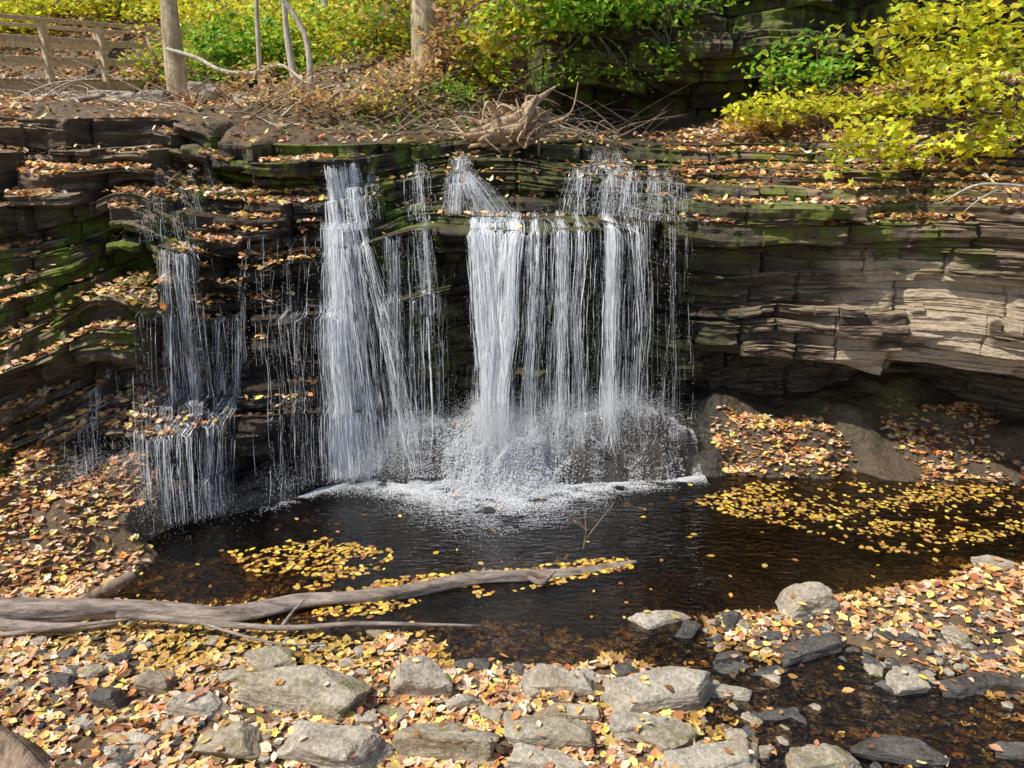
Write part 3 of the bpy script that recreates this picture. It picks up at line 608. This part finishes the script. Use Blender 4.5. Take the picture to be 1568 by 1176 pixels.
# ---------- tubes ----------
def tube(pts,rad,sides=10,rough=.12,seed=0,sub=6):
    pts=np.array(pts,float);rad=np.array(rad,float); n=len(pts)
    t=np.linspace(0,n-1,(n-1)*sub+1); i=np.clip(t.astype(int),0,n-2); f=t-i
    p0=pts[np.maximum(i-1,0)];p1=pts[i];p2=pts[i+1];p3=pts[np.minimum(i+2,n-1)];f_=f[:,None]
    P=.5*((2*p1)+(-p0+p2)*f_+(2*p0-5*p1+4*p2-p3)*f_**2+(-p0+3*p1-3*p2+p3)*f_**3)
    R_=rad[i]*(1-f)+rad[i+1]*f
    T=np.gradient(P,axis=0);T/=np.linalg.norm(T,axis=1)[:,None]+1e-9
    up=np.array([0,0,1.]) if abs(T[:,2]).mean()<.75 else np.array([1.,0,0])
    A=np.cross(T,up);A/=np.linalg.norm(A,axis=1)[:,None]+1e-9;B=np.cross(T,A)
    a=np.linspace(0,2*np.pi,sides+1)[:-1]
    rn=1+(rough*fbm(np.cos(a)[None]*1.5+seed,np.sin(a)[None]*1.5,t[:,None]*.8,seed,3) if rough>.11 else np.zeros((len(t),sides)))
    V=P[:,None]+(A[:,None]*np.cos(a)[None,:,None]+B[:,None]*np.sin(a)[None,:,None])*(R_[:,None]*rn)[:,:,None]
    m=len(P);V=V.reshape(-1,3)
    ii=np.arange(m-1)[:,None]*sides+np.arange(sides)[None];jj=np.arange(m-1)[:,None]*sides+(np.arange(sides)+1)[None]%sides
    Fq=np.stack([ii.ravel(),jj.ravel(),jj.ravel()+sides,ii.ravel()+sides],1)
    V=np.concatenate([V,[P[0],P[-1]]]); nV=m*sides
    caps=[(nV,(k+1)%sides,k) for k in range(sides)]+[(nV+1,(m-1)*sides+k,(m-1)*sides+(k+1)%sides) for k in range(sides)]
    return V,Fq,np.array(caps)
def join(name,parts,mat,parent=None,smooth=True):
    V=[];Q=[];T=[];o=0
    for v,q_,t_ in parts: V.append(v);Q.append(q_+o);T.append(t_+o);o+=len(v)
    return mk_mesh(name,np.concatenate(V),[np.concatenate(Q),np.concatenate(T)],mat,smooth,parent=parent)
def pz(px,py,z): x,y=at_z(px,py,z); return (x,y,z)
join('fallen_log',[tube([pz(-80,938,.08),pz(60,940,.09),pz(200,935,.08),pz(350,942,.05),pz(480,920,.04),pz(600,910,.03),pz(720,888,.03),pz(850,880,.01),pz(975,860,.0)],[.12,.125,.10,.085,.07,.06,.055,.045,.015],20,.8,3,14),
 tube([pz(810,884,.04),pz(830,892,.03),pz(850,874,.10)],[.03,.025,.01],8),tube([pz(735,887,.04),pz(742,870,.10)],[.03,.012],8),tube([pz(-60,950,.10),pz(60,962,.1),pz(180,955,.08)],[.06,.05,.02],10,.5,8)],M_log)
join('fallen_branch',[tube([pz(180,942,.16),pz(300,952,.13),pz(430,962,.08),pz(560,955,.06),pz(740,958,.03)],[.03,.028,.024,.018,.008],9,.5,5),tube([pz(430,962,.08),pz(450,935,.15),pz(470,915,.2)],[.02,.014,.005],7),
 tube([pz(300,952,.13),pz(420,985,.08),pz(500,985,.05)],[.016,.011,.004],6),tube([pz(-20,975,.08),pz(60,965,.13),pz(200,948,.17)],[.025,.02,.012],8)],M_log)
join('log_stub',[tube([pz(115,925,.06),pz(160,905,.1),pz(205,880,.14)],[.05,.055,.05],10,.3,9)],M_brbark)
join('tree_trunk_end',[tube([pz(-160,1095,.22),pz(-10,1150,.14),pz(80,1225,.06)],[.22,.17,.14],24,.5,12,16)],M_brbark)
b0=np.array(pz(893,842,.0))
join('pool_twig',[tube([b0,b0+[.02,0,.22],b0+[-.01,.02,.48]],[.008,.006,.003],5),tube([b0+[.01,0,.1],b0+[.14,0,.3],b0+[.3,.02,.52]],[.006,.005,.003],5),tube([b0+[.02,0,.22],b0+[-.06,0,.3],b0+[-.1,0,.37]],[.005,.004,.002],5)],M_brbark)
sc=np.array(at_y(790,198,10.8)); q=np.random.default_rng(5); parts=[]
for i in range(12):
    o_=q.normal(0,.09,3); parts.append(tube([sc+o_+[-.45+q.normal(0,.1),0,-.12],sc+o_+[-.2,0,-.05],sc+o_+[.1,0,.02],sc+o_+[.2,.02,.14],sc+o_+[.2+q.normal(0,.14),.02,.34+q.normal(0,.08)]],[.03,.055,.07,.055,.008],9,1.3,i*3))
for i in range(60):
    a=q.uniform(0,2*np.pi); L=q.uniform(.2,.7)*(1.6 if i%7==0 else 1); d=np.array([math.cos(a),.5*math.sin(a),q.uniform(-.35,.6)])*L
    s0=sc+q.normal(0,.1,3)*[1.8,.6,.8]; parts.append(tube([s0,s0+d*.4+q.normal(0,.06,3),s0+d*.75+q.normal(0,.09,3),s0+d+q.normal(0,.1,3)],[.03*q.uniform(.5,1.4),.02,.012,.004],6,.5,i))
join('driftwood_root_stump',parts,M_drift)
for nm,mt,cnt,sd in (('brushwood',M_pale,60,5),('brushwood',M_brbark,140,6)):
    q=np.random.default_rng(sd); parts=[]
    for i in range(cnt):
        px=q.uniform(20,1000); yy_=q.uniform(11.0,13.0); x_=px2x(px,3.9,yy_); z_=hz1(x_,yy_)+.05; a=q.uniform(-.6,.6)+(math.pi if q.random()<.5 else 0); L=q.uniform(.3,1.2)
        p0=np.array([x_,yy_,z_]); d=np.array([math.cos(a),math.sin(a)*.6,q.uniform(-.05,.7)])*L
        parts.append(tube([p0,p0+d*.5+q.normal(0,.08,3),p0+d+q.normal(0,.1,3)],[q.uniform(.006,.02),.008,.002],5,.1,i))
    join(nm,parts,mt)
join('fallen_log',[tube([at_y(40,175,11),at_y(110,180,11),at_y(190,188,11),at_y(250,192,11)],[.06,.09,.1,.06],10,.4,6)],M_bark)
join('fallen_log',[tube([at_y(-40,180,11.6),at_y(60,165,11.6),at_y(160,145,11.6)],[.07,.06,.03],9,.3,7)],M_log)
for i,(px,py,w,h) in enumerate([(180,158,90,30),(315,170,60,32),(240,165,50,25),(90,160,60,22),(370,155,55,24),(430,170,70,24),(130,175,60,22)]):
    c=np.array(at_y(px,py,13)); s=w/F*12.4/2; P=rock_pts(D4,300+i,(s,s*.7,h/F*12.4*.6)); c[2]=max(hz1(c[0],c[1])+.05,c[2]-.2)
    ob=mk_mesh('boulder',P,[F4],M_st); ob.location=c
# ---------- trees & shrubs ----------
def clump_leaves(centers,nper,spread,q,flat=.45):
    n=len(centers)*nper; c=np.repeat(centers,nper,0); return c+q.normal(0,1,(n,3))*np.array([spread,spread,spread*flat])
def shrub(name,px,py,y,wpx,hpx,nl,size,pal,seed,nst=9,base=None,depth=.7,tmpl=T_oval,stem=M_twig,clsp=.16,tilt=.5):
    q=np.random.default_rng(seed); c=np.array(at_y(px,py,y)); dep=y*CT+(H-c[2])*ST
    rx=wpx/F*dep/2;rz=hpx/F*dep/2;ry=rx*depth
    e=bpy.data.objects.new(name,None); scene.collection.objects.link(e)
    nc=max(8,nl//22); d=q.normal(0,1,(nc,3)); d/=np.linalg.norm(d,axis=1)[:,None]; rad=q.random(nc)**.45
    cen=c+d*rad[:,None]*[rx,ry,rz]
    if base is None:
        bz=hz1(c[0],c[1]); base=np.array([c[0],c[1],min(bz,c[2]-rz*.6)])
    base=np.array(base)
    parts=[]
    hubs=cen[q.choice(nc,nst,replace=nc<nst)]
    for i,hb in enumerate(hubs):
        mid=(base+hb)/2+q.normal(0,.12,3)*[1,1,.6]
        parts.append(tube([base+q.normal(0,.05,3)*[1,1,0],mid,hb],[.022,.014,.005],5,.1,i,4))
    for cc_ in cen[::3]:
        j=np.argmin(((hubs-cc_)**2).sum(1)); parts.append(tube([hubs[j],(hubs[j]+cc_)/2+q.normal(0,.05,3),cc_],[.006,.004,.002],4,.1,0,3))
    join('stems',parts,stem,e)
    P=clump_leaves(cen,nl//nc,clsp,q); n=len(P); col=pick(pal,n,q,.2)
    tint=np.repeat(q.uniform(.7,1.15,nc),nl//nc); col=np.clip(col*tint[:,None],.01,.92)
    leaves('leaves',P,q.uniform(.7,1.25,n)*size,col,tmpl,tilt,M_fol,parent=e,seed=seed)
    return e
def tree(name,px,y,r0,ht,seed,lean=(0,0),mat=M_bark,nl=2500,pal=P_mix,crown0=.45,size=.13,x=None,wander=.12):
    q=np.random.default_rng(seed); x=px2x(px,5,y) if x is None else x; b=np.array([x,y,hz1(x,y)-.15])
    e=bpy.data.objects.new(name,None); scene.collection.objects.link(e)
    hts=np.linspace(0,1,7); P=[b+np.array([lean[0]*t+q.normal(0,wander)*(t>0),lean[1]*t+q.normal(0,wander)*(t>0),ht*t]) for t in hts]
    rad=[r0*1.35]+[r0*(1-.8*t) for t in hts[1:]]
    parts=[tube(P,rad,12,.2,seed)]; tips=[]
    for i in range(14):
        t=q.uniform(crown0,.98); j=min(5,int(t*6)); p0=P[j]+(P[j+1]-P[j])*(t*6-j); a=q.uniform(0,2*np.pi); L=ht*.28*(1.25-t)*q.uniform(.7,1.2)
        d=np.array([math.cos(a),math.sin(a),q.uniform(.1,.6)])*L
        m_=p0+d*.5+q.normal(0,.1*L,3)*.5; en=p0+d+np.array([0,0,-.1*L]); parts.append(tube([p0,m_,en],[r0*.35*(1.1-t),r0*.2*(1.1-t),.008],6,.1,i,4)); tips+=[m_,en,(m_+en)/2]
        for w_ in range(3):
            e2=m_+q.normal(0,.3*L,3); parts.append(tube([m_,(m_+e2)/2+q.normal(0,.05,3),e2],[r0*.12,.01,.005],4,.1,i,3)); tips.append(e2)
    join('trunk',parts,mat,e)
    tips=np.array(tips); Pl=clump_leaves(tips,max(1,nl//len(tips)),.38,q); n=len(Pl)
    leaves('crown',Pl,q.uniform(.7,1.3,n)*size,pick(pal,n,q,.2),T_q,.6,M_fol,parent=e,seed=seed)
tree('maple_tree',268,13.6,.14,9,1,(.1,.2),pal=P_yel,nl=1200,crown0=.7)
tree('maple_tree',183,24,.19,11,2,(0,0),pal=P_yel,nl=2500,crown0=.4,size=.18)
tree('oak_tree',650,13.4,.19,10,3,(-.4,.3),pal=P_mix,nl=1200,crown0=.6)
tree('birch_tree',470,12.9,.045,6,4,(-1.5,.2),M_pale,500,P_yel,.65,.1)
tree('birch_tree',452,13.2,.05,7,5,(-.6,.2),M_pale,600,P_mix,.65,.11)
tree('birch_tree',395,13.6,.04,6,7,(.5,.2),M_pale,500,P_mix,.65,.11)
tree('sapling_tree',520,17.5,.06,7,6,(.3,0),M_pale,1200,P_mix,.3,.11)
tree('oak_tree',335,26,.16,12,14,(0,0),pal=P_mix,nl=2500,crown0=.2,size=.2)
tree('oak_tree',760,22,.2,12,17,(0,0),pal=P_grn,nl=2500,crown0=.2,size=.18)
join('bent_branch',[tube([at_y(255,75,13.3),at_y(300,88,13.2),at_y(340,108,13.0),at_y(390,112,12.9),at_y(430,100,12.9),at_y(465,125,12.7)],[.03,.03,.032,.03,.026,.02],7,.2,3)],M_pale)
shrub('green_shrub',365,80,15,190,130,2300,.11,P_grn,31)
shrub('yellow_shrub',120,10,23,340,90,2400,.17,P_yel,32,clsp=.35)
shrub('yellow_shrub',560,60,15,230,120,2300,.12,P_mix,33)
shrub('green_shrub',500,40,18,220,130,2000,.15,P_mix,34,clsp=.3)
shrub('rhododendron_bush',730,95,13.2,90,120,700,.12,P_mix,35)
shrub('beech_sapling',690,70,13.0,110,150,420,.12,P_brn,36)
shrub('green_overhang_bush',930,-5,12.0,360,100,1900,.12,P_grn,37,14,base=at_y(960,-150,13.2),depth=.35)
shrub('green_overhang_bush',790,35,12.2,140,110,800,.12,P_mix,38,8,base=at_y(780,-60,13.5),depth=.4)
shrub('green_overhang_bush',1020,85,11.9,60,60,130,.11,P_grn,39,5,base=at_y(1000,10,12.3),depth=.4)
shrub('laurel_bush',1225,100,11.3,160,100,650,.10,P_grn,40)
shrub('yellow_maple_sapling',1455,65,10.2,300,170,1500,.12,P_yel,41,12)
shrub('yellow_maple_sapling',1340,225,8.8,150,110,260,.13,P_yel,42,7,tmpl=T_map,base=(5.0,9.3,4.0),depth=.4)
shrub('yellow_maple_sapling',1490,170,8.8,190,150,520,.13,P_yel,43,9,tmpl=T_map,base=(6,9.4,4.1),depth=.5)
shrub('yellow_groundcover',1270,165,10.4,340,40,1100,.09,P_yel,44,12,depth=.35,clsp=.12)
shrub('yellow_groundcover',1180,190,10.7,150,30,400,.08,P_gold,45,6,depth=.4,clsp=.1)
shrub('dry_undergrowth',500,160,12.4,230,90,900,.10,P_brn,46,18,stem=M_pale)
shrub('dry_undergrowth',630,150,12.5,160,100,650,.10,P_brn,47,14,stem=M_brbark)
shrub('dry_undergrowth',420,130,13.2,150,70,400,.10,P_brn,58,12,stem=M_pale)
shrub('creeper',900,120,12.1,230,60,300,.07,P_grn,49,8,base=at_y(900,40,12.4),depth=.2)
q=np.random.default_rng(99)
BG=[(20,20,22,P_yel),(230,20,23,P_mix),(300,25,17,P_yel),(420,20,20,P_yel),(450,85,15.5,P_mix),(600,100,14.6,P_yel),(640,20,19,P_yel),(540,110,14.6,P_grn),(200,60,25,P_brn),(80,50,25,P_brn),(700,25,17,P_yel),(590,15,22,P_grn),(300,100,20,P_mix),
 (585,165,12.3,P_mix),(690,150,12.6,P_grn),(180,90,25,P_yel),(60,90,25,P_mix),(480,60,16,P_yel)]
for i,(px,py,yy_,pal) in enumerate(BG): shrub('yellow_shrub' if pal is P_yel else 'woodland_shrub',px,py,yy_,q.uniform(150,230)*(.6 if py>125 else 1),q.uniform(60,95)*(.6 if py>125 else 1),1300 if py<125 else 350,max(.09,.008*yy_),pal,200+i,8,tmpl=T_q,clsp=.25 if py<125 else .14)
join('bare_branch',[tube([at_y(1600,290,7.6),at_y(1540,283,7.5),at_y(1490,285,7.4),at_y(1440,312,7.4)],[.02,.016,.012,.004],6),tube([at_y(1540,283,7.5),at_y(1500,305,7.4),at_y(1475,325,7.3)],[.011,.007,.003],5)],M_pale)
# ---------- bridge ----------
br=bpy.data.objects.new('wooden_footbridge',None); scene.collection.objects.link(br)
A=np.array([-11.2,14.9,4.75]);Bp=np.array([-8.6,22,5.05]); L=np.linalg.norm(Bp-A); ux=(Bp-A)/L; wx=np.array([ux[1],-ux[0],0]);wx/=np.linalg.norm(wx); uz=np.array([0,0,1.])
def beam(name,c0,c1,w,h,mat=M_wood,bev=.008):
    c0=np.array(c0);c1=np.array(c1);d=c1-c0;l=np.linalg.norm(d);d/=l
    up=uz if abs(d[2])<.8 else ux; s=np.cross(d,up);s/=np.linalg.norm(s);u=np.cross(s,d)
    V=[]
    for e,a in ((c0,0),(c1,1)):
        for sx_,sy_ in ((-1,-1),(1,-1),(1,1),(-1,1)): V.append(e+s*sx_*w/2+u*sy_*h/2)
    ob=mk_mesh(name,V,[np.array([(0,1,2,3),(7,6,5,4),(0,4,5,1),(1,5,6,2),(2,6,7,3),(3,7,4,0)])],mat,parent=br)
    bv=ob.modifiers.new('bevel','BEVEL'); bv.width=bev; return ob
W_=1.5
for s in (-1,1):
    o=wx*s*W_/2
    beam('stringer',A+o*.9-uz*.18,Bp+o*.9-uz*.18,.18,.30)
    beam('top_rail',A+o+uz*1.12,Bp+o+uz*1.12,.16,.07)
    beam('mid_rail',A+o*.96+uz*.74,Bp+o*.96+uz*.74,.04,.14)
    beam('low_rail',A+o*.96+uz*.36,Bp+o*.96+uz*.36,.04,.14)
    for t in np.linspace(0.02,.98,6):
        p=A+(Bp-A)*t+o*1.06; beam('post',p-uz*.3,p+uz*1.08,.12,.12)
npk=46
for i in range(npk):
    p=A+(Bp-A)*((i+.5)/npk); beam('deck_plank',p-wx*.8,p+wx*.8,.13,.04)
for t,e in ((0,A),(1,Bp)): beam('abutment',e-wx*.9-uz*.6,e+wx*.9-uz*.6,.5,.5,M_st,.03)
# ---------- light ----------
sd=Vector((-.56,-.21,.82)).normalized()
sl=bpy.data.lights.new('sun','SUN'); sl.energy=5.0; sl.angle=math.radians(.5); sl.color=(1,.95,.85)
so=bpy.data.objects.new('sun',sl); scene.collection.objects.link(so); so.rotation_euler=sd.to_track_quat('Z','Y').to_euler()
w=bpy.data.worlds.new('World'); scene.world=w; w.use_nodes=True; nt=w.node_tree; nt.nodes.clear()
sk=nt.nodes.new('ShaderNodeTexSky'); sk.sky_type='NISHITA'; sk.sun_disc=False; sk.sun_elevation=math.asin(sd.z); sk.sun_rotation=math.atan2(sd.x,sd.y)
bg=nt.nodes.new('ShaderNodeBackground'); bg.inputs[1].default_value=.15; wo=nt.nodes.new('ShaderNodeOutputWorld')
nt.links.new(sk.outputs[0],bg.inputs[0]); nt.links.new(bg.outputs[0],wo.inputs[0])
scene.view_settings.view_transform='Standard'; scene.view_settings.look='None'; scene.view_settings.exposure=0
cam=bpy.data.cameras.new('camera'); co=bpy.data.objects.new('camera',cam); scene.collection.objects.link(co)
co.location=(0,0,H); co.rotation_euler=(math.pi/2-TH,0,0); cam.sensor_width=36; cam.lens=36*F/1568; cam.clip_end=500
scene.camera=co
